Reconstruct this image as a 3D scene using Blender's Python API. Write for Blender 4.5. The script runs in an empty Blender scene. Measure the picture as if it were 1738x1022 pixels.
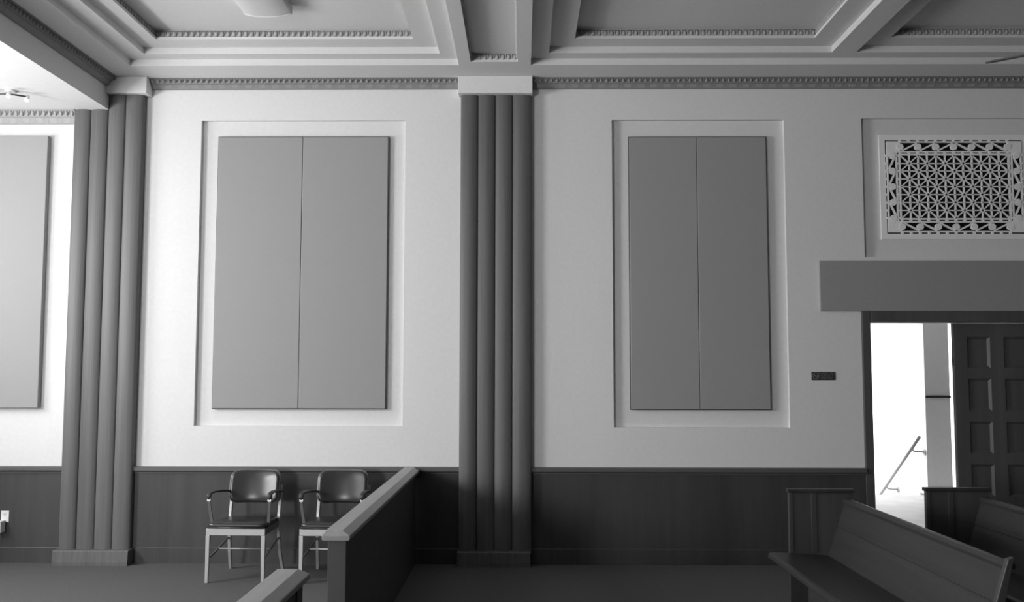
import bpy, bmesh, math, random
from mathutils import Vector, Matrix
random.seed(7)
S = bpy.context.scene
C = S.collection
PI = math.pi

# ------------------------------------------------------------------ camera, world, light, exposure
EYE = 1.65
cam_d = bpy.data.cameras.new('camera')
cam_d.sensor_fit = 'HORIZONTAL'
cam_d.sensor_width = 36.0
cam_d.lens = 36.0 * 1600.0 / 1738.0
cam_d.clip_start = 0.05
cam = bpy.data.objects.new('camera', cam_d)
C.objects.link(cam)
_p, _y, _r = math.radians(4.35), math.radians(-0.64), math.radians(0.08)
_f = Vector((math.sin(_y)*math.cos(_p), math.cos(_y)*math.cos(_p), math.sin(_p)))
_r0 = Vector((math.cos(_y), -math.sin(_y), 0)); _u0 = _r0.cross(_f)
_rt = math.cos(_r)*_r0 + math.sin(_r)*_u0; _up = -math.sin(_r)*_r0 + math.cos(_r)*_u0
M3 = Matrix((_rt, _up, -_f)).transposed()
cam.matrix_world = Matrix.Translation((0, 0, EYE)) @ M3.to_4x4()
S.camera = cam

w = bpy.data.worlds.new('world'); S.world = w; w.use_nodes = True
w.node_tree.nodes['Background'].inputs[0].default_value = (.85, .85, .85, 1)
w.node_tree.nodes['Background'].inputs[1].default_value = 0.5
S.view_settings.view_transform = 'Standard'
S.view_settings.look = 'None'
S.view_settings.gamma = 1
S.view_settings.use_curve_mapping = False
S.view_settings.exposure = 0.0

LEFT, RIGHT, BACK, D = -5.95, 9.0, -3.6, 8.3      # room planes; D is the wall we look at
# daylight through the window of the left wall (y0, y1, z0, z1, watts) and the tall one in the back wall (x0, x1, z0, z1, watts)
WINDOWS = [(3.9, 5.7, 1.8, 3.35, 265), (6.3, 7.5, 1.9, 3.4, 72)]  # the second, unseen window is added to brighten the left bay
BACKWIN = [(-5.9, -4.4, 1.0, 2.5, 345)]

def area(name, loc, rot, sx, sy, watts):
    l = bpy.data.lights.new(name, 'AREA'); l.shape = 'RECTANGLE'
    l.size = sx; l.size_y = sy; l.energy = watts; l.color = (1, 1, 1)
    o = bpy.data.objects.new(name, l); C.objects.link(o)
    o.location = loc; o.rotation_euler = rot
    return o
for (a, b, c, d, e) in WINDOWS:
    area('window_daylight', (LEFT - .12, (a+b)/2, (c+d)/2), (0, -PI/2, 0), d-c-.1, b-a-.1, e)
for (a, b, c, d, e) in BACKWIN:
    area('window_daylight', ((a+b)/2, BACK - .12, (c+d)/2), (PI/2, 0, 0), b-a-.1, d-c-.1, e)
# stairwell behind the door: its own big side window
area('stairwell_daylight', (3.75, 14.9, 1.7), (0, -PI/2, 0), 2.2, 2.6, 150)
# corridor beyond the pier of the landing: unseen lamp added to brighten its far wall
area('corridor_fill', (8.85, 14.3, 1.6), (0, PI/2, 0), 1.8, 1.4, 160)

# ------------------------------------------------------------------ materials
def new_mat(name):
    m = bpy.data.materials.new(name); m.use_nodes = True
    nt = m.node_tree
    return m, nt, nt.nodes['Principled BSDF']
def g4(v): return (v, v, v, 1)
def mat(name, v, rough=.8, spec=.3, metal=0., noise=0., scale=40., bump=0., bscale=200.):
    m, nt, b = new_mat(name)
    b.inputs['Base Color'].default_value = g4(v)
    b.inputs['Roughness'].default_value = rough
    b.inputs['Specular IOR Level'].default_value = spec
    b.inputs['Metallic'].default_value = metal
    tc = nt.nodes.new('ShaderNodeTexCoord')
    if noise:
        n = nt.nodes.new('ShaderNodeTexNoise'); n.inputs['Scale'].default_value = scale
        n.inputs['Detail'].default_value = 4
        r = nt.nodes.new('ShaderNodeValToRGB')
        r.color_ramp.elements[0].position = .3; r.color_ramp.elements[1].position = .7
        r.color_ramp.elements[0].color = g4(v*(1-noise)); r.color_ramp.elements[1].color = g4(v*(1+noise))
        nt.links.new(tc.outputs['Object'], n.inputs['Vector'])
        nt.links.new(n.outputs['Fac'], r.inputs['Fac'])
        nt.links.new(r.outputs['Color'], b.inputs['Base Color'])
    if bump:
        n2 = nt.nodes.new('ShaderNodeTexNoise'); n2.inputs['Scale'].default_value = bscale
        n2.inputs['Detail'].default_value = 3
        bp = nt.nodes.new('ShaderNodeBump'); bp.inputs['Strength'].default_value = bump
        bp.inputs['Distance'].default_value = .002
        nt.links.new(tc.outputs['Object'], n2.inputs['Vector'])
        nt.links.new(n2.outputs['Fac'], bp.inputs['Height'])
        nt.links.new(bp.outputs['Normal'], b.inputs['Normal'])
    return m
def wood(name, v, axis='Z', rough=.45, var=.28, spec=.35, k=22.):
    m, nt, b = new_mat(name)
    tc = nt.nodes.new('ShaderNodeTexCoord')
    mp = nt.nodes.new('ShaderNodeMapping')
    sc = {'X': (.9, k, k), 'Y': (k, .9, k), 'Z': (k, k, .9)}[axis]
    mp.inputs['Scale'].default_value = sc
    n = nt.nodes.new('ShaderNodeTexNoise'); n.inputs['Scale'].default_value = 1.0
    n.inputs['Detail'].default_value = 6; n.inputs['Roughness'].default_value = .6
    n.inputs['Distortion'].default_value = .4
    n2 = nt.nodes.new('ShaderNodeTexNoise'); n2.inputs['Scale'].default_value = .18
    n2.inputs['Detail'].default_value = 2
    mx = nt.nodes.new('ShaderNodeMath'); mx.operation = 'ADD'
    hf = nt.nodes.new('ShaderNodeMath'); hf.operation = 'MULTIPLY'; hf.inputs[1].default_value = .5
    r = nt.nodes.new('ShaderNodeValToRGB')
    r.color_ramp.elements[0].position = .3; r.color_ramp.elements[1].position = .7
    r.color_ramp.elements[0].color = g4(v*(1-var)); r.color_ramp.elements[1].color = g4(v*(1+var))
    L = nt.links.new
    L(tc.outputs['Object'], mp.inputs['Vector']); L(mp.outputs['Vector'], n.inputs['Vector'])
    L(mp.outputs['Vector'], n2.inputs['Vector'])
    L(n.outputs['Fac'], mx.inputs[0]); L(n2.outputs['Fac'], mx.inputs[1]); L(mx.outputs[0], hf.inputs[0])
    L(hf.outputs[0], r.inputs['Fac']); L(r.outputs['Color'], b.inputs['Base Color'])
    b.inputs['Roughness'].default_value = rough
    b.inputs['Specular IOR Level'].default_value = spec
    return m
M = dict(
    plaster=mat('wall_plaster', .70, .9, .15, noise=.02, scale=30, bump=.25, bscale=160),
    dimwall=mat('bounce_cutting_paint', .30, .9, .1, noise=.03, scale=20),  # unseen back and right walls, darkened to cut bounced light
    ceil=mat('ceiling_paint', .67, .9, .15, noise=.02, scale=30, bump=.2, bscale=160),
    lowceil=mat('low_ceiling_paint', .74, .9, .15, noise=.02, scale=30),
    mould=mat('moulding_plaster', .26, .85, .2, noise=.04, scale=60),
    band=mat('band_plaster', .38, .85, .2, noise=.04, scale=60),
    fabric=mat('panel_fabric', .32, .95, .1, noise=.08, scale=260, bump=.3, bscale=700),
    carpet=mat('carpet', .115, .97, .05, noise=.22, scale=170, bump=.6, bscale=300),
    wainscot=wood('wainscot_wood', .050, 'Z', .5, .28, k=14),
    trimwood=wood('trim_wood', .10, 'X', .45, .2),
    pilwood=wood('pilaster_wood', .112, 'Z', .5, .3, k=42),
    railcap=wood('railing_cap_wood', .29, 'Y', .4, .15),
    railpanel=wood('railing_panel_wood', .065, 'Z', .5, .18),
    pewY=wood('pew_wood_long', .037, 'Y', .45, .30),
    pewZ=wood('pew_wood_upright', .056, 'Z', .45, .22),
    doorwood=wood('door_wood', .085, 'Z', .45, .22),
    vinyl=mat('dark_vinyl', .026, .30, .5, noise=.06, scale=300),
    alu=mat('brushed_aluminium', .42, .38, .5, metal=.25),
    alud=mat('shaded_chair_metal', .16, .4, .5, metal=.3),  # darker copy of the chair metal, shade put into its colour
    armrub=mat('armrest_rubber', .035, .5, .4),
    hallwall=mat('hall_paint', .74, .9, .1, noise=.02, scale=30),
    stairwall=mat('stairwell_paint', .82, .9, .1),
    tile=mat('hall_stone_floor', .62, .5, .3, noise=.12, scale=3),
    black=mat('void_shade', .012, .9, .1),
    baseblk=mat('black_baseboard', .02, .6, .3),
    grille=mat('grille_plaster', .86, .85, .2),
    lens=mat('lamp_lens', .62, .4, .4),
    white=mat('white_plastic', .75, .4, .4),
    darkmetal=mat('dark_metal', .05, .45, .5),
    signblk=mat('sign_face', .03, .5, .4),
    signtxt=mat('sign_lettering', .17, .6, .3),
    steel=mat('handrail_steel', .36, .4, .4),
)

# ------------------------------------------------------------------ mesh helpers
class MB:
    def __init__(self): self.v = []; self.f = []; self.sm = []
    def add(self, vs, fs, smooth=False):
        o = len(self.v); self.v += [tuple(p) for p in vs]
        self.f += [tuple(i+o for i in f) for f in fs]; self.sm += [smooth]*len(fs)
        return self
    def quad(self, a, b, c, d): return self.add([a, b, c, d], [(0, 1, 2, 3)])
    def box(self, x0, x1, y0, y1, z0, z1):
        vs = [(x0,y0,z0),(x1,y0,z0),(x1,y1,z0),(x0,y1,z0),(x0,y0,z1),(x1,y0,z1),(x1,y1,z1),(x0,y1,z1)]
        return self.add(vs, [(3,2,1,0),(4,5,6,7),(0,1,5,4),(1,2,6,5),(2,3,7,6),(3,0,4,7)])
    def prism(self, poly, axis, a, b, smooth=False):
        """poly: 2-D outline; axis: extrusion axis; the other two axes in x,y,z order"""
        def P(p, t):
            return {'X': (t, p[0], p[1]), 'Y': (p[0], t, p[1]), 'Z': (p[0], p[1], t)}[axis]
        n = len(poly)
        vs = [P(p, a) for p in poly] + [P(p, b) for p in poly]
        fs = [(i, (i+1) % n, n+(i+1) % n, n+i) for i in range(n)]
        o = len(self.v)
        self.add(vs, fs, smooth)
        self.add(vs, [tuple(range(n-1, -1, -1)), tuple(range(n, 2*n))])
        return self
    def bar(self, p0, p1, w, h, up=(0, 0, 1)):
        p0, p1 = Vector(p0), Vector(p1); d = (p1-p0).normalized(); up = Vector(up)
        s = d.cross(up).normalized(); u = s.cross(d)
        vs = []
        for p in (p0, p1):
            for a, b in ((-1,-1),(1,-1),(1,1),(-1,1)): vs.append(p + s*(a*w/2) + u*(b*h/2))
        return self.add(vs, [(3,2,1,0),(4,5,6,7),(0,1,5,4),(1,2,6,5),(2,3,7,6),(3,0,4,7)])
    def sweep(self, pts, prof, side=(1, 0, 0), smooth=True, scales=None):
        """sweep a closed 2-D profile (a along side, b along side x tangent)"""
        pts = [Vector(p) for p in pts]; n = len(prof); vs = []; fs = []
        for i, p in enumerate(pts):
            t = (pts[min(i+1, len(pts)-1)] - pts[max(i-1, 0)]).normalized()
            s = Vector(side); s = (s - t*s.dot(t)).normalized(); u = t.cross(s)
            k = scales[i] if scales else 1
            vs += [p + s*(a*k) + u*(b*k) for a, b in prof]
        for i in range(len(pts)-1):
            for j in range(n):
                fs.append((i*n+j, i*n+(j+1) % n, (i+1)*n+(j+1) % n, (i+1)*n+j))
        self.add(vs, fs, smooth)
        m = (len(pts)-1)*n
        self.add(vs, [tuple(range(n-1, -1, -1)), tuple(range(m, m+n))])
        return self
    def tube(self, pts, r, n=10, side=(1, 0, 0), scales=None):
        return self.sweep(pts, [(r*math.cos(2*PI*k/n), r*math.sin(2*PI*k/n)) for k in range(n)], side, True, scales)
    def disc(self, c, r, h, axis='Z', n=24):
        poly = [(r*math.cos(2*PI*k/n), r*math.sin(2*PI*k/n)) for k in range(n)]
        if axis == 'Z': return self.prism([(c[0]+a, c[1]+b) for a, b in poly], 'Z', c[2], c[2]+h)
        if axis == 'Y': return self.prism([(c[0]+a, c[2]+b) for a, b in poly], 'Y', c[1], c[1]+h)
        return self.prism([(c[1]+a, c[2]+b) for a, b in poly], 'X', c[0], c[0]+h)
    def blob(self, c, rx, ry, rz, nu=8, nv=5):
        vs = [(c[0], c[1], c[2]+rz)]; fs = []
        for i in range(1, nv):
            t = PI*i/nv
            for j in range(nu):
                a = 2*PI*j/nu
                vs.append((c[0]+rx*math.sin(t)*math.cos(a), c[1]+ry*math.sin(t)*math.sin(a), c[2]+rz*math.cos(t)))
        vs.append((c[0], c[1], c[2]-rz)); L = len(vs)-1
        for j in range(nu):
            fs.append((0, 1+j, 1+(j+1) % nu))
            for i in range(nv-2):
                a = 1+i*nu
                fs.append((a+j, a+nu+j, a+nu+(j+1) % nu, a+(j+1) % nu))
            a = 1+(nv-2)*nu
            fs.append((a+j, L, a+(j+1) % nu))
        return self.add(vs, fs, True)
    def build(self, name, m, parent=None, bevel=0., seg=2, norm=True):
        me = bpy.data.meshes.new(name); me.from_pydata(self.v, [], self.f); me.update()
        for p, s in zip(me.polygons, self.sm): p.use_smooth = s
        if norm:
            bm = bmesh.new(); bm.from_mesh(me)
            bmesh.ops.remove_doubles(bm, verts=bm.verts, dist=1e-5)
            bmesh.ops.recalc_face_normals(bm, faces=bm.faces); bm.to_mesh(me); bm.free()
        me.materials.append(m)
        o = bpy.data.objects.new(name, me); C.objects.link(o)
        if parent is not None: o.parent = parent
        if bevel:
            b = o.modifiers.new('bevel', 'BEVEL'); b.width = bevel; b.segments = seg
            b.limit_method = 'ANGLE'; b.angle_limit = math.radians(40); b.harden_normals = False
        return o
def tag(o, label=None, cat=None, group=None, kind=None):
    if label: o['label'] = label
    if cat: o['category'] = cat
    if group: o['group'] = group
    if kind: o['kind'] = kind
    return o
def struct(o, label=None):
    o['kind'] = 'structure'
    if label: o['label'] = label
    return o
def empty(name, loc, label, cat, group=None):
    o = bpy.data.objects.new(name, None); C.objects.link(o); o.location = loc
    o.empty_display_size = .1
    return tag(o, label, cat, group)
def copy_tree(o, parent=None):
    c = o.copy(); C.objects.link(c)
    if parent is not None: c.parent = parent
    for ch in list(o.children): copy_tree(ch, c)
    return c

# ------------------------------------------------------------------ the shell
fl = MB(); fl.box(LEFT-.3, RIGHT+.3, BACK-.3, D+.05, -.15, 0)
struct(fl.build('floor', M['carpet']), 'grey carpeted courtroom floor')

def wall_y(mb, y, x0, x1, z0, z1, holes):
    xs = sorted({x0, x1, *[h[0] for h in holes], *[h[1] for h in holes]})
    zs = sorted({z0, z1, *[h[2] for h in holes], *[h[3] for h in holes]})
    for i in range(len(xs)-1):
        for j in range(len(zs)-1):
            cx, cz = (xs[i]+xs[i+1])/2, (zs[j]+zs[j+1])/2
            if any(h[0] < cx < h[1] and h[2] < cz < h[3] for h in holes): continue
            mb.quad((xs[i], y, zs[j]), (xs[i+1], y, zs[j]), (xs[i+1], y, zs[j+1]), (xs[i], y, zs[j+1]))
REC = .045                                                   # depth of the plaster recesses
R1 = (-2.885, -1.05, 1.181, 3.907)
R2 = (.798, 2.333, 1.176, 3.906)
R3 = (3.021, 4.69, 2.672, 3.918)
DOOR = (3.035, 4.675, -.15, 2.105)
wm = MB()
wall_y(wm, D, LEFT-.3, RIGHT+.3, -.15, 5.2, [R1, R2, R3, DOOR])
for (a, b, c, d) in (R1, R2, R3):
    y1 = D+REC
    wm.quad((a, D, c), (a, y1, c), (a, y1, d), (a, D, d)); wm.quad((b, D, c), (b, D, d), (b, y1, d), (b, y1, c))
    wm.quad((a, D, c), (b, D, c), (b, y1, c), (a, y1, c)); wm.quad((a, D, d), (a, y1, d), (b, y1, d), (b, D, d))
    wm.quad((a, y1, c), (b, y1, c), (b, y1, d), (a, y1, d))
a, b, c, d = DOOR; y1 = D+.22
wm.quad((a, D, c), (a, y1, c), (a, y1, d), (a, D, d)); wm.quad((b, D, c), (b, D, d), (b, y1, d), (b, y1, c))
wm.quad((a, D, d), (a, y1, d), (b, y1, d), (b, D, d))
wall_y(wm, y1, LEFT-.3, RIGHT+.3, -.15, 5.2, [DOOR])        # far face of the wall
struct(wm.build('wall_far', M['plaster'], norm=False), 'pale plaster courtroom wall with recessed panels')

# left wall with window openings
def wall_x(mb, x, y0, y1, z0, z1, holes):
    ys = sorted({y0, y1, *[h[0] for h in holes], *[h[1] for h in holes]})
    zs = sorted({z0, z1, *[h[2] for h in holes], *[h[3] for h in holes]})
    for i in range(len(ys)-1):
        for j in range(len(zs)-1):
            cy, cz = (ys[i]+ys[i+1])/2, (zs[j]+zs[j+1])/2
            if any(h[0] < cy < h[1] and h[2] < cz < h[3] for h in holes): continue
            mb.quad((x, ys[i], zs[j]), (x, ys[i+1], zs[j]), (x, ys[i+1], zs[j+1]), (x, ys[i], zs[j+1]))
hs = [t[:4] for t in WINDOWS]
wl = MB(); wall_x(wl, LEFT, BACK-.3, D, -.15, 5.2, hs); wall_x(wl, LEFT-.2, BACK-.3, D, -.15, 5.2, hs)
for (a, b, c, d) in hs:
    for z in (c, d): wl.quad((LEFT, a, z), (LEFT-.2, a, z), (LEFT-.2, b, z), (LEFT, b, z))
    for y in (a, b): wl.quad((LEFT, y, c), (LEFT-.2, y, c), (LEFT-.2, y, d), (LEFT, y, d))
struct(wl.build('wall_left', M['plaster'], norm=False))
for i, (a, b, c, d) in enumerate(hs):
    wf = MB()
    wf.box(LEFT-.06, LEFT+.02, a-.05, a+.03, c-.05, d+.05).box(LEFT-.06, LEFT+.02, b-.03, b+.05, c-.05, d+.05)
    wf.box(LEFT-.06, LEFT+.02, a, b, d-.03, d+.05).box(LEFT-.06, LEFT+.06, a-.05, b+.05, c-.05, c+.03)
    struct(wf.build('window_%d' % (i+1), M['trimwood']))
wr = MB(); wr.box(RIGHT, RIGHT+.2, BACK-.3, D, -.15, 5.2); struct(wr.build('wall_right', M['dimwall']))
hb = [t[:4] for t in BACKWIN]
wb = MB(); wall_y(wb, BACK, LEFT-.3, RIGHT+.3, -.15, 5.2, hb); wall_y(wb, BACK-.2, LEFT-.3, RIGHT+.3, -.15, 5.2, hb)
for (a, b, c, d) in hb:
    for z in (c, d): wb.quad((a, BACK, z), (b, BACK, z), (b, BACK-.2, z), (a, BACK-.2, z))
    for x in (a, b): wb.quad((x, BACK, c), (x, BACK-.2, c), (x, BACK-.2, d), (x, BACK, d))
struct(wb.build('wall_back', M['dimwall'], norm=False))
for i, (a, b, c, d) in enumerate(hb):
    wf = MB()
    wf.box(a-.05, a+.03, BACK-.06, BACK+.02, c-.05, d+.05).box(b-.03, b+.05, BACK-.06, BACK+.02, c-.05, d+.05)
    wf.box(a, b, BACK-.06, BACK+.02, d-.03, d+.05).box(a-.05, b+.05, BACK-.06, BACK+.06, c-.05, c+.03)
    struct(wf.build('window_%d' % (i+1+len(hs)), M['trimwood']))

# ---- ceiling: coffers stepping up in rings
Z0, Z1, Z2, Z3, Z4 = 4.27, 4.326, 4.381, 4.404, 4.465
ZL, XL = 3.99, -3.70                                        # low ceiling of the left bay and the edge of its drop
Y0, Y1, Y2 = 7.875, 7.737, 7.543
CN = 3.0                                                    # near end of the coffers
ce = MB()
def ring(z, o, i):
    (a, b, c, d), (e, f, g, h) = o, i
    ce.quad((a, c, z), (b, c, z), (f, g, z), (e, g, z)); ce.quad((b, c, z), (b, d, z), (f, h, z), (f, g, z))
    ce.quad((b, d, z), (a, d, z), (e, h, z), (f, h, z)); ce.quad((a, d, z), (a, c, z), (e, g, z), (e, h, z))
def rise(r, z0, z1):
    a, b, c, d = r
    for p, q in (((a, c), (b, c)), ((b, c), (b, d)), ((b, d), (a, d)), ((a, d), (a, c))):
        ce.quad((*p, z0), (*q, z0), (*q, z1), (*p, z1))
def flat(z, a, b, c, d): ce.quad((a, c, z), (b, c, z), (b, d, z), (a, d, z))
EB = .022                                                   # set-back of the egg band behind its lip
bands = []
def coffer_in(r2, r3):
    """from the z1 edge r2 to the panel"""
    rise(r2, Z1, Z2); ring(Z2, r2, r3); rise(r3, Z2, Z3)
    r4 = (r3[0]-EB, r3[1]+EB, r3[2]-EB, r3[3]+EB)
    ring(Z3, r4, r3); rise(r4, Z3, Z4); flat(Z4, *r4); bands.append((r4, Z3, Z4))
cA0 = (-3.366, -.545, CN, Y0); cA1 = (-3.193, -.698, CN+.14, Y1); cA2 = (-3.018, -.901, CN+.33, Y2)
rise(cA0, Z0, Z1); ring(Z1, cA0, cA1); coffer_in(cA1, cA2)
cB0 = (.07, 5.306, CN, Y0)
cB1 = (.222, 2.587, CN+.14, Y1); cC1 = (2.789, 5.154, CN+.14, Y1)
cB2 = (.429, 2.386, CN+.33, Y2); cC2 = (3.0, 4.957, CN+.33, Y2)
rise(cB0, Z0, Z1)
flat(Z1, cB0[0], cB1[0], CN, Y0); flat(Z1, cB1[1], cC1[0], CN, Y0); flat(Z1, cC1[1], cB0[1], CN, Y0)
for r in (cB1, cC1): flat(Z1, r[0], r[1], CN, r[2]); flat(Z1, r[0], r[1], r[3], Y0)
coffer_in(cB1, cB2); coffer_in(cC1, cC2)
rec = (-.44, -.04, CN+.1, 7.79); ZR = Z0+.07
rise(rec, Z0, ZR); flat(ZR, *rec)
# soffit z0 everywhere else
flat(Z0, XL, cA0[0], BACK-.2, D+.1); flat(Z0, cB0[1], RIGHT+.2, BACK-.2, D+.1)
flat(Z0, cA0[0], cB0[1], BACK-.2, CN); flat(Z0, cA0[0], cB0[1], Y0, D+.1)
flat(Z0, cA0[1], rec[0], CN, Y0); flat(Z0, rec[1], cB0[0], CN, Y0)
flat(Z0, rec[0], rec[1], CN, rec[2]); flat(Z0, rec[0], rec[1], rec[3], Y0)
ce.quad((XL, BACK-.2, ZL), (XL, D+.1, ZL), (XL, D+.1, Z0), (XL, BACK-.2, Z0))          # face of the drop
flat(5.0, LEFT-.3, RIGHT+.3, BACK-.3, D+.3)                                               # roof slab above
struct(ce.build('ceiling', M['ceil'], norm=False), 'stepped coffered plaster ceiling')
lc = MB(); lc.quad((LEFT-.2, BACK-.2, ZL), (XL, BACK-.2, ZL), (XL, D+.1, ZL), (LEFT-.2, D+.1, ZL))
struct(lc.build('ceiling_low', M['lowceil'], norm=False), 'lower flat ceiling over the left bay')

# ---- egg-and-dart mouldings
def egg_row(mb, p0, p1, n, z, sp=.049, rx=.0165, rd=.018, rz=.024, dart=True):
    """eggs along p0->p1 (xy), n = outward normal (xy)"""
    p0, p1 = Vector((*p0, 0)), Vector((*p1, 0)); L = (p1-p0).length; t = (p1-p0)/L; N = Vector((*n, 0))
    k = max(1, int(L/sp)); s = L/k
    for i in range(k):
        c = p0 + t*(s*(i+.5))
        ax = rx if abs(t.x) > .5 else rd; ay = rd if abs(t.x) > .5 else rx
        mb.blob((c.x, c.y, z), ax, ay, rz, 8, 5)
        if dart:
            q = p0 + t*(s*i) + N*.004
            a = q + N*.010; e = .004
            mb.add([(q - t*e + Vector((0,0,z+rz*.95))), (q + t*e + Vector((0,0,z+rz*.95))), (q + Vector((0,0,z-rz))), (a + Vector((0,0,z+rz*.8)))],
                   [(0, 1, 3), (1, 2, 3), (2, 0, 3)])
def leaf_row(mb, p0, p1, n, z0, z1, d0, d1, sp=.117):
    """scalloped leaves leaning outward from d0 at z0 to d1 at z1"""
    p0, p1 = Vector((*p0, 0)), Vector((*p1, 0)); L = (p1-p0).length; t = (p1-p0)/L; N = Vector((*n, 0))
    k = max(1, int(L/sp)); s = L/k
    for i in range(k):
        c = p0 + t*(s*(i+.5)); ns = 8
        rows = []
        for zz, d, wd in ((z1, d1, .5), ((z0+z1)/2, (d0+d1)/2+.003, .5), (z0+.004, d0+.003, .36)):
            rows.append([c + t*(s*wd*(2*j/ns-1)) + N*(d + .004*math.sin(PI*j/ns)*(1 + .5*math.cos(4*PI*j/ns))) + Vector((0, 0, zz)) for j in range(ns+1)])
        vs = [p for r in rows for p in r]; m = ns+1
        mb.add(vs, [(r*m+j, r*m+j+1, (r+1)*m+j+1, (r+1)*m+j) for r in range(2) for j in range(ns)], True)
def cornice(name, p0, p1, n, zb, zt, label, m='mould'):
    """backing profile + egg row above leaf row"""
    h = zt-zb; mb = MB(); P0, P1 = Vector((*p0, 0)), Vector((*p1, 0)); N = Vector((*n, 0))
    prof = [(0, zb), (.018, zb), (.026, zb+.006), (.040, zb+h*.44), (.052, zb+h*.46), (.052, zb+h*.50), (.060, zb+h*.52),
            (.078, zb+h*.93), (.094, zb+h*.95), (.094, zt), (0, zt)]
    A = [P0 + N*a + Vector((0, 0, z)) for a, z in prof]; B = [P1 + N*a + Vector((0, 0, z)) for a, z in prof]
    k = len(prof)
    mb.add(A+B, [(i, (i+1) % k, k+(i+1) % k, k+i) for i in range(k)] + [tuple(range(k)), tuple(range(2*k-1, k-1, -1))])
    egg_row(mb, (P0+N*.070)[:2], (P1+N*.070)[:2], n, zb+h*.73, rd=.017, rz=h*.20)
    leaf_row(mb, p0, p1, n, zb+.002, zb+h*.44, .024, .040)
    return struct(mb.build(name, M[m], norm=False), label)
cornice('trim_1', (LEFT, D), (-4.0, D), (0, -1), 3.873, ZL, 'egg and dart cornice in the left bay', 'band')  # lighter plaster here paints in the left bay's stronger light
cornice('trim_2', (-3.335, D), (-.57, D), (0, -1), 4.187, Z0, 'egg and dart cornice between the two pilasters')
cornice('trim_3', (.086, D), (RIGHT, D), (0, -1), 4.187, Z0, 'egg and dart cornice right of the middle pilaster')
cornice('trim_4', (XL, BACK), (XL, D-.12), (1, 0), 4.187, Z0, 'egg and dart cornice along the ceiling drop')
tn = 5
for (r, za, zb) in bands + [(rec, Z0+.014, ZR)]:
    a, b, c, d = r; mb = MB(); rz = (zb-za)*.40; zc = za+(zb-za)*.45
    for p, q, n in (((a, d), (b, d), (0, -1)), ((a, c), (a, d), (1, 0)), ((b, c), (b, d), (-1, 0)), ((a, c), (b, c), (0, 1))):
        N = Vector((*n, 0))
        P0, P1 = Vector((*p, 0)), Vector((*q, 0))
        egg_row(mb, (P0+N*.004)[:2], (P1+N*.004)[:2], n, zc, rd=.014, rz=rz, rx=.016)
        # fillet above the eggs
        f0, f1 = zb-(zb-za)*.16, zb
        vs = [P0+Vector((0,0,f0)), P1+Vector((0,0,f0)), P1+N*.012+Vector((0,0,f0)), P0+N*.012+Vector((0,0,f0)),
              P0+Vector((0,0,f1)), P1+Vector((0,0,f1)), P1+N*.012+Vector((0,0,f1)), P0+N*.012+Vector((0,0,f1))]
        mb.add(vs, [(0,1,2,3),(4,5,6,7),(2,3,7,6),(0,3,7,4),(1,2,6,5)])
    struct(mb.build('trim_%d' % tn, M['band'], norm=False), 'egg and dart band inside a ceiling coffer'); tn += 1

# ---- wainscot, chair rail, baseboard
def wainscot(x0, x1, name):
    global tn
    m = MB(); m.box(x0, x1, D-.018, D+.01, .13, .80)
    struct(m.build('trim_%d' % tn, M['wainscot']), 'dark wood wainscot ' + name); tn += 1
    m = MB(); m.prism([(D, .772), (D-.026, .772), (D-.026, .782), (D-.034, .788), (D-.046, .790), (D-.050, .796), (D-.050, .822), (D-.044, .830), (D, .830)], 'X', x0, x1)
    struct(m.build('trim_%d' % tn, M['trimwood']), 'wood chair rail ' + name); tn += 1
    m = MB(); m.prism([(D, 0), (D-.026, 0), (D-.026, .128), (D-.020, .136), (D, .136)], 'X', x0, x1)
    struct(m.build('baseboard_' + name.split()[-1], M['wainscot']), 'dark wood baseboard ' + name)
wainscot(LEFT, -3.99, 'in the bay far left')
wainscot(-3.40, -.54, 'under the acoustic panels behind chairs')
wainscot(.065, 2.975, 'of the bay beside doorway')
wainscot(4.74, RIGHT, 'beyond the door right')

# ------------------------------------------------------------------ pilasters
def pilaster(xs, tops, label, cap, base):
    root = empty('pilaster', ((xs[0]+xs[-1])/2, D, 0), label, 'pilaster')
    ox, oy = root.location.x, root.location.y
    for i in range(len(xs)-1):
        a, b = xs[i], xs[i+1]; mid = (a+b)/2; hw = (b-a)/2
        poly = []; US = [-1, -.955, -.8, -.62, -.42, -.2, 0, .2, .42, .62, .8, .955, 1]
        for u in US:                                         # shallow convex reed with a sharp groove each side
            poly.append((mid + u*hw - ox, -.090 + .021*abs(u)**2.2 + (.012 if abs(u) > .99 else 0)))
        poly += [(b-ox, -.001), (a-ox, -.001)]
        m = MB()
        n = len(poly)
        z0, z1 = .10, tops[i]
        vs = [(p[0], p[1], z0) for p in poly] + [(p[0], p[1], z1) for p in poly]
        m.add(vs, [(k, k+1, n+k+1, n+k) for k in range(12)], True)
        m.add(vs, [(12, 13, n+13, n+12), (13, 14, n+14, n+13), (14, 0, n, n+14), tuple(range(n-1, -1, -1)), tuple(range(n, 2*n))])
        m.build('reed', M['pilwood'], root, norm=False)
    cx0, cx1, cz = cap
    c = MB(); c.box(cx0-ox, cx1-ox, -.142, -.001, cz, Z0-.001)
    c.build('capital_block', M['plaster'], root, bevel=.004)['label'] = 'plain pale plaster block on top of the shaft'
    b0, b1 = base
    m = MB(); m.prism([(-.001, 0), (-.150, 0), (-.150, .03), (-.142, .118), (-.132, .128), (-.001, .128)], 'X', b0-ox, b1-ox)
    m.build('plinth', M['pilwood'], root)
    return root
pilaster([-4.005, -3.856, -3.699, -3.546, -3.386], [ZL-.001, ZL-.001, 4.125, 4.125], 'reeded wood pilaster at the drop of the ceiling, left of the armchairs', (-3.698, -3.337, 4.122), (-4.02, -3.372))
pilaster([-.550, -.396, -.243, -.090, .078], [4.115]*4, 'reeded wood pilaster in the middle, between the two recessed wall panels', (-.572, .087, 4.113), (-.556, .068))

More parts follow.
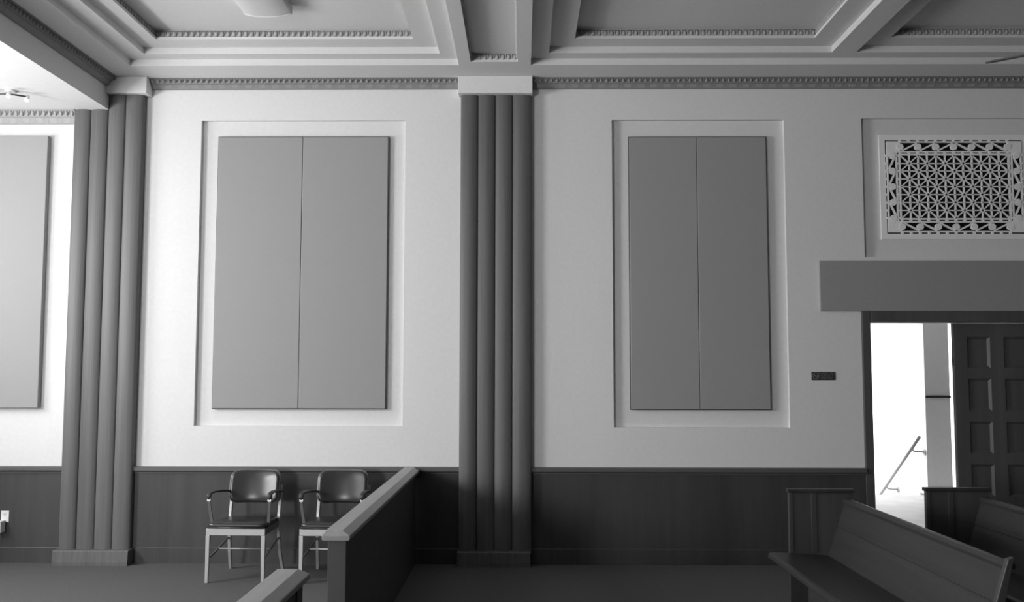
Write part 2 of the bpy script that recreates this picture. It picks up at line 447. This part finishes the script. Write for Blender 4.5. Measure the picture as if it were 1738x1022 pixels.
# ------------------------------------------------------------------ acoustic panels
def panel(x0, x1, z0, z1, y0, y1, label, edge=None, group=None):
    m = MB(); m.box(x0, x1, y0, y1, z0, z1)
    o = m.build('acoustic_panel', M['fabric'], bevel=.005)
    if edge:                                                  # dark strips imitating the shadow gap round the fabric, seen as a thin line
        a, b, e = x0-(.006 if edge != 'R' else 0), x1+(.006 if edge != 'L' else 0), .006
        f = MB(); f.box(a, x0, y0+.012, y1, z0-e, z1+e) if edge != 'R' else None
        if edge != 'L': f.box(x1, b, y0+.012, y1, z0-e, z1+e)
        f.box(x0, x1, y0+.012, y1, z1, z1+e).box(x0, x1, y0+.012, y1, z0-e, z0)
        f.build('shadow_gap', M['darkmetal'], o)
    return tag(o, label, 'wall panel', group)
yb, yf = D+REC-.001, D+.004
panel(-2.730, -1.9725, 1.334, 3.757, yf, yb, 'grey fabric wall panel above the armchairs, left half of the wide pair', 'L')
panel(-1.9695, -1.204, 1.334, 3.757, yf, yb, 'grey fabric wall panel right half of the wide pair, left of middle pilaster', 'R')
panel(.952, 1.5525, 1.333, 3.752, yf, yb, 'darker grey fabric wall panel right of middle pilaster, left half of narrow pair', 'L')
panel(1.5555, 2.170, 1.333, 3.752, yf, yb, 'darker grey fabric wall panel nearest the doorway, right half of narrow pair', 'R')
panel(-5.65, -4.240, 1.338, 3.757, D-.058, D-.001, 'large pale-lit fabric wall panel in the bay left of the left pilaster')
hp = MB(); hp.box(2.612, 5.098, D-.03, D-.001, 2.192, 2.640)
tag(hp.build('acoustic_panel', M['fabric'], bevel=.004), 'long horizontal grey fabric panel mounted above the doorway', 'wall panel')

# ------------------------------------------------------------------ plaster ventilation grille
def grille():
    root = empty('ventilation_grille', (3.845, D+REC, 3.305), 'white openwork star-pattern grille in the recess above the doorway', 'grille')
    ox, oz = 3.845, 3.305
    hx, hz = .61, .4215                                      # half size
    y0, y1 = -.024, -.006
    bk = MB(); bk.box(-hx, hx, -.006, -.001, -hz, hz); bk.build('dark_backing', M['black'], root)['label'] = 'black sheet imitating the dark duct behind the openwork'  # shade of the duct painted as a black sheet
    # surrounding plate, raised
    s = MB(); e = .05
    ys = -.017
    s.box(-hx-e, -hx, ys, 0, -hz-e, hz+e).box(hx, hx+e, ys, 0, -hz-e, hz+e)
    s.box(-hx, hx, ys, 0, hz, hz+e).box(-hx, hx, ys, 0, -hz-e, -hz)
    s.build('surround', M['grille'], root)
    cw, chh = .1590, .1410; lx, lz = cw*3, chh*2             # lattice half extents
    f = MB(); t = .013; g = .011
    def rect(hx, hz, w):
        f.box(-hx, hx, y0, y1, hz-w, hz).box(-hx, hx, y0, y1, -hz, -hz+w)
        f.box(-hx, -hx+w, y0, y1, -hz+w, hz-w).box(hx-w, hx, y0, y1, -hz+w, hz-w)
    ox1, oz1 = hx-g, hz-g
    rect(ox1, oz1, t)                                        # strip inside the outer slots
    ix, iz = lx+.016+g+t, lz+.016+g+t
    rect(ix, iz, t)
    rect(lx+.016, lz+.016, .016)
    def tabs(a, b, hx, hz):                                  # bridges across the slot ring between half sizes
        n = 13
        for k in range(n):
            x = -lx + 2*lx*k/(n-1)
            for sg in (-1, 1):
                f.box(x-.010, x+.010, y0, y1, min(sg*hz, sg*(hz+g)), max(sg*hz, sg*(hz+g)))
        for k in range(9):
            z = -lz + 2*lz*k/8
            for sg in (-1, 1):
                f.box(min(sg*hx, sg*(hx+g)), max(sg*hx, sg*(hx+g)), y0, y1, z-.008, z+.008)
    tabs(0, 0, ox1, oz1); tabs(0, 0, lx+.016, lz+.016)
    f.build('frame', M['grille'], root)
    # border ornament: corner blocks, roundels, slanting bars
    o = MB(); bx0, bx1, bz0, bz1 = ix, ox1-t, iz, oz1-t; mx, mz = (bx0+bx1)/2, (bz0+bz1)/2
    for sx in (-1, 1):
        for sz in (-1, 1):
            o.box(min(sx*bx0, sx*bx1), max(sx*bx0, sx*bx1), y0, y1, min(sz*bz0, sz*bz1), max(sz*bz0, sz*bz1))
            o.box(min(sx*lx, sx*bx0), max(sx*lx, sx*bx0), y0, y1, min(sz*bz0, sz*bz1), max(sz*bz0, sz*bz1))
            o.box(min(sx*bx0, sx*bx1), max(sx*bx0, sx*bx1), y0, y1, min(sz*lz, sz*bz0), max(sz*lz, sz*bz0))
    rr = .030
    for k in range(7):
        x = -lx + cw*k
        for sz in (-1, 1): o.disc((x, y0-.004, sz*mz), rr, y1-y0+.004, 'Y', 16)
    for k in range(6):
        x0, x1 = -lx+cw*k+rr*.6, -lx+cw*(k+1)-rr*.3
        for sz in (-1, 1):
            za, zb = (bz0+.005, bz1-.005) if k < 3 else (bz1-.005, bz0+.005)
            o.bar((x0, (y0+y1)/2, sz*za), (x1, (y0+y1)/2, sz*zb), .015, .018, (0, 1, 0))
    for k in range(5):
        z = -lz + chh*k
        for sx in (-1, 1): o.disc((sx*mx, y0-.004, z), rr, y1-y0+.004, 'Y', 16)
    for k in range(4):
        z0, z1 = -lz+chh*k+rr*.6, -lz+chh*(k+1)-rr*.3
        for sx in (-1, 1):
            xa, xb = (bx0+.005, bx1-.005) if k >= 2 else (bx1-.005, bx0+.005)
            if k >= 2: xa, xb = bx1-.005, bx0+.005
            else: xa, xb = bx0+.005, bx1-.005
            o.bar((sx*xa, (y0+y1)/2, z0), (sx*xb, (y0+y1)/2, z1), .015, .018, (0, 1, 0))
    o.build('border_ornament', M['grille'], root)
    l = MB(); ym = (y0+y1)/2
    for k in range(1, 12):
        x = -lx + cw*k/2; l.box(x-.0058, x+.0058, y0, y1, -lz, lz)
    for k in range(1, 8):
        z = -lz + chh*k/2; l.box(-lx, lx, y0, y1, z-.0048, z+.0048)
    for i in range(6):
        for j in range(4):
            x, z = -lx+cw*i, -lz+chh*j
            l.bar((x, ym, z), (x+cw, ym, z+chh), .010, .018, (0, 1, 0)); l.bar((x, ym, z+chh), (x+cw, ym, z), .010, .018, (0, 1, 0))
    l.build('star_lattice', M['grille'], root)
grille()

# ------------------------------------------------------------------ doorway, door leaf, hall
tr = MB()
tr.box(2.972, 3.048, D-.025, D+.22, 0, 2.19).box(4.665, 4.74, D-.025, D+.22, 0, 2.19).box(3.048, 4.665, D-.025, D+.22, 2.095, 2.19)
struct(tr.build('trim_%d' % tn, M['doorwood'], bevel=.006), 'dark wood door frame'); tn += 1
def door():
    x0, x1, y0, y1 = 3.795, 4.660, D+.04, D+.09
    root = bpy.data.objects.new('door_1', None); C.objects.link(root); root.location = (x0, y0, 0); struct(root, 'closed right leaf of the panelled dark wood double door')
    f = MB(); W = x1-x0; H = 2.09; st = .115; col = [(st, st+.205), (st+.205+.115, W-st)]
    col = [(.115, .325), (.445, .655)] if False else [(.115, .315), (.435, .750)]
    rows = [(.13, .41), (.50, .775), (.865, 1.145), (1.235, 1.515), (1.605, 1.985)]
    rows = [(.135, .405), (.500, .775), (.868, 1.143), (1.237, 1.508), (1.606, 1.880)] 
    rows = [(.110, .210), (.240, .487), (.582, .858), (.950, 1.228), (1.322, 1.605), (1.697, 1.972)]
    rows = rows[1:]
    xs = [0, *[c for p in col for c in p], W]; zs = [.01, *[c for p in rows for c in p], H]
    for i in range(len(xs)-1):
        for j in range(len(zs)-1):
            if i % 2 == 1 and j % 2 == 1: continue
            f.box(xs[i], xs[i+1], 0, y1-y0, zs[j], zs[j+1])
    f.build('door_frame', M['doorwood'], root)
    for (a, b) in col:
        for (c, d) in rows:
            p = MB()
            e, q = .020, .020                              # bevelled margin sinking to a flat panel
            vs = [(a, .001, c), (b, .001, c), (b, .001, d), (a, .001, d), (a+e, q, c+e), (b-e, q, c+e), (b-e, q, d-e), (a+e, q, d-e)]
            p.add(vs, [(4, 5, 6, 7), (0, 1, 5, 4), (1, 2, 6, 5), (2, 3, 7, 6), (3, 0, 4, 7)])
            p.box(a, b, .030, .040, c, d)
            p.build('door_panel', M['doorwood'], root, norm=False)
    h = MB(); h.box(-.006, .004, .012, .038, 1.72, 1.80).box(-.010, .0, .018, .032, 1.745, 1.775)
    h.build('latch', M['darkmetal'], root)
door()

# hall landing and the stairs going down behind
HX0, HX1, HY, SX = 2.2, 9.0, 13.05, 5.52
h = MB(); h.box(HX0, HX1, D+.05, HY, -.15, 0); struct(h.build('floor_hall', M['tile']), 'pale stone floor of the stair landing')
h = MB(); h.box(SX, 5.86, HY, HY+.25, 0, 3.1).box(7.0, HX1, HY, HY+.25, 0, 3.1); struct(h.build('wall_hall', M['hallwall']), 'grey painted wall at the back of the landing')
h = MB(); h.box(HX1, HX1+.2, D+.22, HY+.25, -.15, 3.1).box(HX0-.2, HX0, D+.22, HY+.25, -.15, 3.1); struct(h.build('wall_hall_sides', M['hallwall']))
h = MB(); h.box(HX0-.2, 3.6, HY, HY+.2, -.15, 3.1); struct(h.build('wall_hall_left', M['hallwall']))
h = MB(); h.box(HX0-.2, HX1+.2, D+.22, 17.4, 3.1, 3.2); struct(h.build('ceiling_hall', M['stairwall']))
h = MB(); h.box(SX, SX+.2, HY+.25, 17.2, -2.6, 3.1); struct(h.build('wall_stair_right', M['stairwall']), 'bright white stairwell wall')
h = MB(); h.box(3.4, SX+.2, 17.2, 17.4, -2.6, 3.1); struct(h.build('wall_stair_far', M['stairwall']), 'bright white far wall of the stairwell')
h = MB(); h.box(3.4, 3.6, HY, 17.2, -2.6, 3.1); struct(h.build('wall_stair_left', M['stairwall']))
h = MB()
for k in range(11): h.box(3.6, SX, HY+.28*k, HY+.28*(k+1), -2.6, -.18*(k+1))
h.box(3.6, SX, HY+.28*11, 17.2, -2.6, -.18*12)
struct(h.build('floor_stairs', M['tile']), 'stone stairs going down')
h = MB(); h.box(SX+.2, HX1, HY, 15.4, -.15, 0); struct(h.build('floor_corridor', M['tile']))
h = MB(); h.box(SX+.2, HX1+.2, 15.4, 15.6, -.15, 3.1); struct(h.build('wall_corridor', M['stairwall']), 'bright white corridor wall')
h = MB(); h.box(HX1, HX1+.2, HY+.25, 15.4, -.15, 3.1); struct(h.build('wall_corridor_right', M['stairwall']))
h = MB(); h.box(SX+.005, 5.865, HY-.02, HY, 0, .10); struct(h.build('baseboard_hall', M['baseblk']), 'black baseboard of the landing wall')
h = MB(); h.box(SX, 5.865, HY-.018, HY, 1.315, 1.345); struct(h.build('trim_%d' % tn, M['baseblk']), 'thin dark rail on the landing wall'); tn += 1
hr = empty('handrail', (SX, HY, 0), 'grey tube handrail on the bright stairwell wall seen through the doorway', 'handrail')
rx = -.17; sl = .65
def rp(t): return (rx, -.18+t, .79 - sl*t)
m = MB(); m.tube([rp(0), rp(3.4)], .021, 12); m.build('rail', M['steel'], hr)
for t in (.24, 1.20, 2.3):
    p = rp(t); m = MB()
    m.tube([(p[0], p[1], p[2]-.01), (p[0]+.01, p[1], p[2]-.045), (p[0]+.05, p[1], p[2]-.055), (-.004, p[1], p[2]-.06)], .012, 8, (0, 1, 0))
    m.disc((-.014, p[1], p[2]-.065), .040, .014, 'X', 16); m.build('bracket', M['steel'], hr)

# ------------------------------------------------------------------ small things on the wall
sg = empty('sign', (2.631, D, 1.6255), 'small dark no-smoking plaque on the wall left of the doorway', 'sign')
m = MB(); m.box(-.104, .104, -.006, 0, -.037, .037); m.build('plate', M['signblk'], sg, bevel=.002)
m = MB(); n = 28
def annulus(mb, cx, cz, r0, r1, y0, y1):
    vs = []; fs = []
    for k in range(n):
        a = 2*PI*k/n
        for r, y in ((r0, y0), (r1, y0), (r1, y1), (r0, y1)): vs.append((cx+r*math.cos(a), y, cz+r*math.sin(a)))
    for k in range(n):
        q = (k+1) % n
        for j in range(4): fs.append((k*4+j, k*4+(j+1) % 4, q*4+(j+1) % 4, q*4+j))
    mb.add(vs, fs)
annulus(m, -.068, 0, .023, .030, -.0085, -.006)
m.bar((-.086, -.00725, .018), (-.050, -.00725, -.018), .006, .0025, (0, 1, 0))
m.box(-.085, -.052, -.0080, -.006, -.003, .003)
m.build('no_smoking_symbol', M['signtxt'], sg)
def lettering(txt, size, x, z, parent):
    cu = bpy.data.curves.new('lettering', 'FONT'); cu.body = txt; cu.size = size; cu.align_x = 'CENTER'; cu.align_y = 'CENTER'
    cu.extrude = .0008
    tmp = bpy.data.objects.new('lettering', cu); C.objects.link(tmp)
    dg = bpy.context.evaluated_depsgraph_get(); me = bpy.data.meshes.new_from_object(tmp.evaluated_get(dg))
    bpy.data.objects.remove(tmp); me.materials.append(M['signtxt'])
    o = bpy.data.objects.new('lettering', me); C.objects.link(o); o.parent = parent
    o.rotation_euler = (PI/2, 0, 0); o.location = (x, -.0068, z); return o
for t, z in (('THANK YOU', .021), ('FOR NOT', .0), ('SMOKING', -.021)): lettering(t, .0245, .030, z, sg)

ot = empty('outlet', (-4.505, D-.018, .405), 'white electrical outlet plate on the wainscot of the far left bay', 'outlet')
m = MB(); m.box(-.036, .036, -.007, 0, -.058, .042); m.build('cover_plate', M['white'], ot, bevel=.003)
m = MB()
for dx in (-.008, .008): m.box(dx-.0015, dx+.0015, -.0078, -.007, .006, .017)
m.disc((0, -.0078, -.001), .003, .001, 'Y', 10); m.build('socket_slots', M['darkmetal'], ot)
ad = empty('power_adapter', (-4.525, D-.026, .32), 'boxy white plug-in power adapter in the outlet on the left wainscot', 'power adapter')
m = MB(); m.box(-.035, .030, -.080, 0, -.055, .045); m.build('housing', M['white'], ad, bevel=.005)
m = MB(); m.tube([(0, -.04, -.055), (0, -.045, -.13), (-.04, -.04, -.22), (-.09, -.03, -.30)], .003, 8); m.build('cord', M['white'], ad)

# ------------------------------------------------------------------ lamps and fan
lp = empty('ceiling_light', (-1.958, 7.04, Z4), 'long curved-lens light fixture on the left ceiling coffer', 'ceiling light')
m = MB(); W = .184
prof = [(-W, 0), (-W, -.060)] + [(W*u, -.092 + .024*abs(u)**2.4) for u in [-.97 + 1.94*k/14 for k in range(15)]] + [(W, -.060), (W, 0)]
m.prism(prof, 'Y', -1.25, -.012, False); m.build('lens', M['lens'], lp)
m = MB(); prof2 = [(p[0]*1.015, p[1]*1.04) for p in prof]
m.prism(prof2, 'Y', -.014, 0); m.build('end_cap', M['white'], lp)
m = MB(); m.prism(prof2, 'Y', -1.264, -1.25); m.build('end_cap', M['white'], lp)

sp = empty('ceiling_spotlight', (-4.27, 7.66, ZL), 'small white fixture with little heads on the low ceiling at far left', 'ceiling light')
m = MB(); m.disc((0, 0, -.018), .045, .018, 'Z', 20); m.build('canopy', M['white'], sp, bevel=.003)
m = MB(); m.tube([(-.13, -.03, -.035), (0, 0, -.03), (.12, .06, -.035)], .007, 8, (0, 0, 1)); m.tube([(0, 0, -.03), (0, 0, -.015)], .008, 8); m.build('arm', M['darkmetal'], sp)
for (x, y) in ((-.13, -.03), (.12, .06), (.03, -.06)):
    m = MB(); m.tube([(x, y, -.030), (x, y-.02, -.055), (x+.005, y-.035, -.075)], .016, 12, (1, 0, 0), [.7, 1.1, 1.3]); m.build('lamp_head', M['white'], sp)

fn = empty('ceiling_fan', (3.42, 5.417, 3.6), 'dark ceiling fan at the right edge, only a blade tip showing', 'ceiling fan')
m = MB(); m.tube([(0, 0, .10), (0, 0, Z4-3.6)], .013, 10); m.build('downrod', M['darkmetal'], fn)
m = MB(); m.disc((0, 0, Z4-3.6-.05), .07, .05, 'Z', 20); m.build('canopy', M['darkmetal'], fn)
m = MB(); m.disc((0, 0, -.04), .11, .15, 'Z', 28); m.build('motor', M['darkmetal'], fn, bevel=.02, seg=3)
for k in range(4):
    a = math.radians(140 + 90*k); d = Vector((math.cos(a), math.sin(a), 0)); s = Vector((-math.sin(a), math.cos(a), -.22)).normalized()
    up = d.cross(s); L = .66; vs = []
    out = [(.16, -.045), (.30, -.062), (L-.05, -.066), (L-.012, -.045), (L, 0), (L-.012, .045), (L-.05, .066), (.30, .062), (.16, .045)]
    for z in (-.004, .004): vs += [d*u + s*v + up*z for u, v in out]
    q = len(out)
    m = MB(); m.add(vs, [tuple(range(q-1, -1, -1)), tuple(range(q, 2*q))] + [(i, (i+1) % q, q+(i+1) % q, q+i) for i in range(q)])
    m.build('blade', M['darkmetal'], fn)
    m = MB(); m.bar(d*.08 + Vector((0, 0, .0)), d*.24 + Vector((0, 0, .006)), .03, .006); m.build('blade_arm', M['darkmetal'], fn)

# ------------------------------------------------------------------ railing (the bar of the court)
def railing(y0, y1, label, near_end, far_end):
    root = empty('railing', (-.965, (y0+y1)/2, 0), label, 'railing', 'wood railing sections')
    ox, oy = -.965, (y0+y1)/2
    ch = .016
    a, b = -1.041-ox, -.894-ox
    # cap: chamfered all round on its free ends
    m = MB(); ya, yb2 = y0-oy, y1-oy
    ia = ya + (ch*1.6 if near_end else 0); ib = yb2 - (ch*1.6 if far_end else 0)
    zb, zm, zt = .778, .806, .830
    vs = [(a+.006, ya, zb), (b-.006, ya, zb), (b-.006, yb2, zb), (a+.006, yb2, zb),
          (a, ya, zb+.008), (b, ya, zb+.008), (b, yb2, zb+.008), (a, yb2, zb+.008),
          (a, ya, zm), (b, ya, zm), (b, yb2, zm), (a, yb2, zm),
          (a+ch, ia, zt), (b-.043, ia, zt), (b-.043, ib, zt), (a+ch, ib, zt)]
    fs = [(3, 2, 1, 0), (12, 13, 14, 15)]
    for r in (0, 4, 8):
        for i in range(4): fs.append((r+i, r+(i+1) % 4, r+4+(i+1) % 4, r+4+i))
    m.add(vs, fs); m.build('cap_rail', M['railcap'], root, bevel=.004)
    px0, px1 = -1.013-ox, -.917-ox
    pa = ya + (.026 if near_end else 0); pb = yb2 - (.026 if far_end else 0)
    m = MB(); m.box(px0+.008, px1-.008, pa+(.09 if near_end else 0), pb-(.09 if far_end else 0), 0, .778); m.build('panel', M['railpanel'], root)
    if near_end:
        m = MB(); m.box(px0, px1, pa, pa+.09, 0, .778); m.build('end_post', M['railpanel'], root, bevel=.004)
    if far_end:
        m = MB(); m.box(px0, px1, pb-.09, pb, 0, .778); m.build('end_post', M['railpanel'], root, bevel=.004)
    return root
railing(4.955, D-.05, 'dark wood railing running from the wall beside the armchairs to an end post', True, False)
railing(-1.5, 4.035, 'nearer wood railing section entering at the bottom edge, past the gap', False, True)

# ------------------------------------------------------------------ armchairs
def round_pad(w, h, r, n=14):
    """grid of (x, z, edge) points of a rounded rectangle, w/h half sizes"""
    pts = []
    for j in range(n+1):
        for i in range(n+1):
            u, v = -1+2*i/n, -1+2*j/n
            u = math.copysign(abs(u)**.8, u); v = math.copysign(abs(v)**.8, v)
            x, z = u*w, v*h
            dx, dz = max(abs(x)-(w-r), 0), max(abs(z)-(h-r), 0)
            if dx > 0 and dz > 0:
                k = max(dx, dz)/math.hypot(dx, dz)
                x = math.copysign(w-r+dx*k, x); z = math.copysign(h-r+dz*k, z)
            pts.append((x, z, max(abs(u), abs(v))))
    return pts, n
def pad_mesh(w, h, r, front, back, pos):
    """two-sided pad: front/back give depth from edge factor; pos(x, z, d) places a point"""
    pts, n = round_pad(w, h, r); m = MB(); N = n+1
    vs = [pos(x, z, front(e)) for x, z, e in pts] + [pos(x, z, back(e)) for x, z, e in pts]
    fs = []
    o = N*N
    for j in range(n):
        for i in range(n):
            a = j*N+i
            fs.append((a, a+1, a+N+1, a+N)); fs.append((o+a, o+a+N, o+a+N+1, o+a+1))
    edge = [i for i in range(n)] + [n+N*j for j in range(n)] + [n*N+n-i for i in range(n)] + [N*(n-j) for j in range(n)]
    for k in range(len(edge)):
        a, b = edge[k], edge[(k+1) % len(edge)]; fs.append((a, o+a, o+b, b))
    m.add(vs, fs, True); return m
def make_chair(loc, label):
    root = empty('armchair', loc, label, 'armchair', 'metal armchairs against the wainscot')
    # seat cushion (x, y plane)
    w, hy = .236, .235
    dome = lambda e: .458 + .020*(1-e**4)
    def pos(x, y, z):
        t = (y+hy)/(2*hy)                                    # 0 front .. 1 back
        return (x*(1-.09*t), y-.045, z - .012*t)
    pad_mesh(w, hy, .05, dome, lambda e: .428, pos).build('seat', M['vinyl'], root)
    m = MB(); m.sweep([(-.232, -.283, .431), (.232, -.283, .431)], [(.006*math.cos(a), .006*math.sin(a)) for a in [2*PI*k/8 for k in range(8)]], (0, 1, 0))
    m.build('piping', M['vinyl'], root)
    m = MB(); m.box(-.236, .236, -.284, -.262, .368, .422); m.build('front_apron', M['alu'], root, bevel=.005)
    for s in (-1, 1):
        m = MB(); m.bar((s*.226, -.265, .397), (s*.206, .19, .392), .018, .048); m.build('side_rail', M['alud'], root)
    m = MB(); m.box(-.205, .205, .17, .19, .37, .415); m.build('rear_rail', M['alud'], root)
    sq = [(-1, -1), (1, -1), (1, 1), (-1, 1)]
    for s in (-1, 1):
        pf = [(.0165*a, .0155*b) for a, b in sq]
        m = MB(); m.sweep([(s*.221, -.268, .37), (s*.221, -.270, .20), (s*.223, -.274, 0)], pf, (1, 0, 0), False, [1, .92, .74]); m.build('front_leg', M['alu'], root, bevel=.003)
        # rear leg runs up as the back upright
        ctl = [(s*.205, .262, .70), (s*.206, .235, .58), (s*.206, .208, .47), (s*.206, .196, .38), (s*.208, .202, .28), (s*.213, .232, .15), (s*.222, .290, 0)]
        m = MB(); m.sweep(ctl, [(.012*a, .015*b) for a, b in sq], (1, 0, 0), False); m.build('rear_leg', M['alu'], root, bevel=.003)
        # arm pad and its support
        m = MB(); arc = [(s*.243, -.205, .640), (s*.245, -.212, .665), (s*.244, -.190, .684), (s*.240, -.12, .690), (s*.232, 0, .682), (s*.222, .12, .668), (s*.212, .235, .652)]
        pr = [(.020*math.cos(a), .011*math.sin(a)) for a in [2*PI*k/10 for k in range(10)]]
        m.sweep(arc, pr, (1, 0, 0), True, [.8, 1, 1.05, 1.05, 1, .95, .8]); m.build('armrest', M['armrub'], root)
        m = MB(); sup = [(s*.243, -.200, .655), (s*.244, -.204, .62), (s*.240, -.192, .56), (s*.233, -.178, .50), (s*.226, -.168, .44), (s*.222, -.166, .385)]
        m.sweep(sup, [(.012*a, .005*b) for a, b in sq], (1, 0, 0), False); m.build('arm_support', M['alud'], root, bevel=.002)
        m = MB(); m.sweep([(s*.243, -.2055, .652), (s*.244, -.2085, .625)], [(.014*a, .006*b) for a, b in sq], (1, 0, 0), False); m.build('support_glint', M['alu'], root)  # bright sleeve paints the light on the support's top
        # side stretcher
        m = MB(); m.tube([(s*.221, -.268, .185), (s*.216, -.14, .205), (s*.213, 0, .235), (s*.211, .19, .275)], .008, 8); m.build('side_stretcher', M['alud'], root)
    m = MB(); m.tube([(-.215, -.05, .226), (.215, -.05, .226)], .006, 8, (0, 1, 0)); m.build('cross_stretcher', M['alu'], root)
    # backrest: padded front in a thin metal shell, curved in plan and tilted
    zc, hh = .695, .135
    def bpos(x, z, d):
        return (x, .262 + .25*(z) - .055*(x/.21)**2 + d - .0, zc+z)
    pad_mesh(.203, hh-.007, .062, lambda e: -.040 - .014*(1-e**4), lambda e: -.018, bpos).build('back_pad', M['vinyl'], root)
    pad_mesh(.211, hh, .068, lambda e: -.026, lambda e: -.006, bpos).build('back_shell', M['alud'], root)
    root.rotation_euler = (0, 0, math.radians(-1.5))
    return root
ch1 = make_chair((-2.250, 7.79, 0), 'aluminium and dark vinyl armchair nearer the left pilaster, fully visible')
ch2 = copy_tree(ch1); ch2.location = (-1.508, 7.775, 0)
ch2['label'] = 'aluminium and dark vinyl armchair partly hidden behind the wood railing'

# ------------------------------------------------------------------ pews
def make_pew(loc, label):
    """local: x to the pew's back, y to its far end; origin under the seat's far front corner"""
    root = empty('pew', loc, label, 'pew', 'dark wood pews facing left')
    N, Fy = -2.17, 0.0                                        # near end, inner face of the far end panel
    m = MB(); m.prism([(0, .405), (.006, .432), (.03, .438), (.25, .428), (.47, .412), (.47, .388), (.012, .395)], 'Y', N+.02, Fy); m.build('seat', M['pewY'], root, bevel=.003)
    # reclining back with a capped top and a shallow rail line
    def bx(z): return .412 + (z-.43)*.34
    prof = [(bx(.39), .39), (bx(.45), .45), (bx(.58), .58), (bx(.61)+.006, .61), (bx(.615)+.0, .615), (bx(.735), .735), (bx(.775), .775), (bx(.775)+.032, .775), (bx(.39)+.032, .39)]
    m = MB(); m.prism(prof, 'Y', N+.02, Fy); m.build('backrest', M['pewY'], root)
    m = MB(); z = .775
    m.prism([(bx(z)-.014, z-.012), (bx(z)-.016, z+.006), (bx(z)-.006, z+.022), (bx(z)+.012, z+.027), (bx(z)+.034, z+.022), (bx(z)+.046, z+.006), (bx(z)+.044, z-.012)], 'Y', N+.02, Fy); m.build('top_rail', M['pewY'], root, bevel=.003)
    # tall rectangular far end panel
    m = MB(); m.box(.150, .585, Fy, Fy+.032, 0, .838).box(.150, .178, Fy-.006, Fy+.0, .44, .838).box(.300, .338, Fy-.005, Fy, .44, .838); m.build('end_panel', M['pewZ'], root, bevel=.003)
    m = MB(); m.box(.140, .600, Fy-.012, Fy+.044, .838, .862); m.build('end_cap', M['pewY'], root, bevel=.005)
    # near end: low side under the seat and a slim reclining stile along the back
    m = MB(); w2 = .022
    out = [(.03, 0), (.03, .40), (.05, .45), (bx(.45)-.02, .46), (bx(.60)-w2*.6, .60), (bx(.80)-w2*.6, .815), (bx(.80)+.016, .822), (bx(.60)+.030, .60), (bx(.45)+.075, .42), (.56, 0)]
    m.prism(out, 'Y', N-.012, N+.022); m.build('end_panel', M['pewZ'], root, bevel=.004)
    m = MB(); m.box(.27, .30, N+.02, Fy, 0, .41); m.build('seat_support', M['pewZ'], root)
    return root
p1 = make_pew((1.665, 6.53, 0), 'dark wood pew in front of the doorway, whole back visible from railing side')
p2 = copy_tree(p1); p2.location = (2.635, 6.62, 0)
p2['label'] = 'dark wood pew at the right edge, behind the first pew'
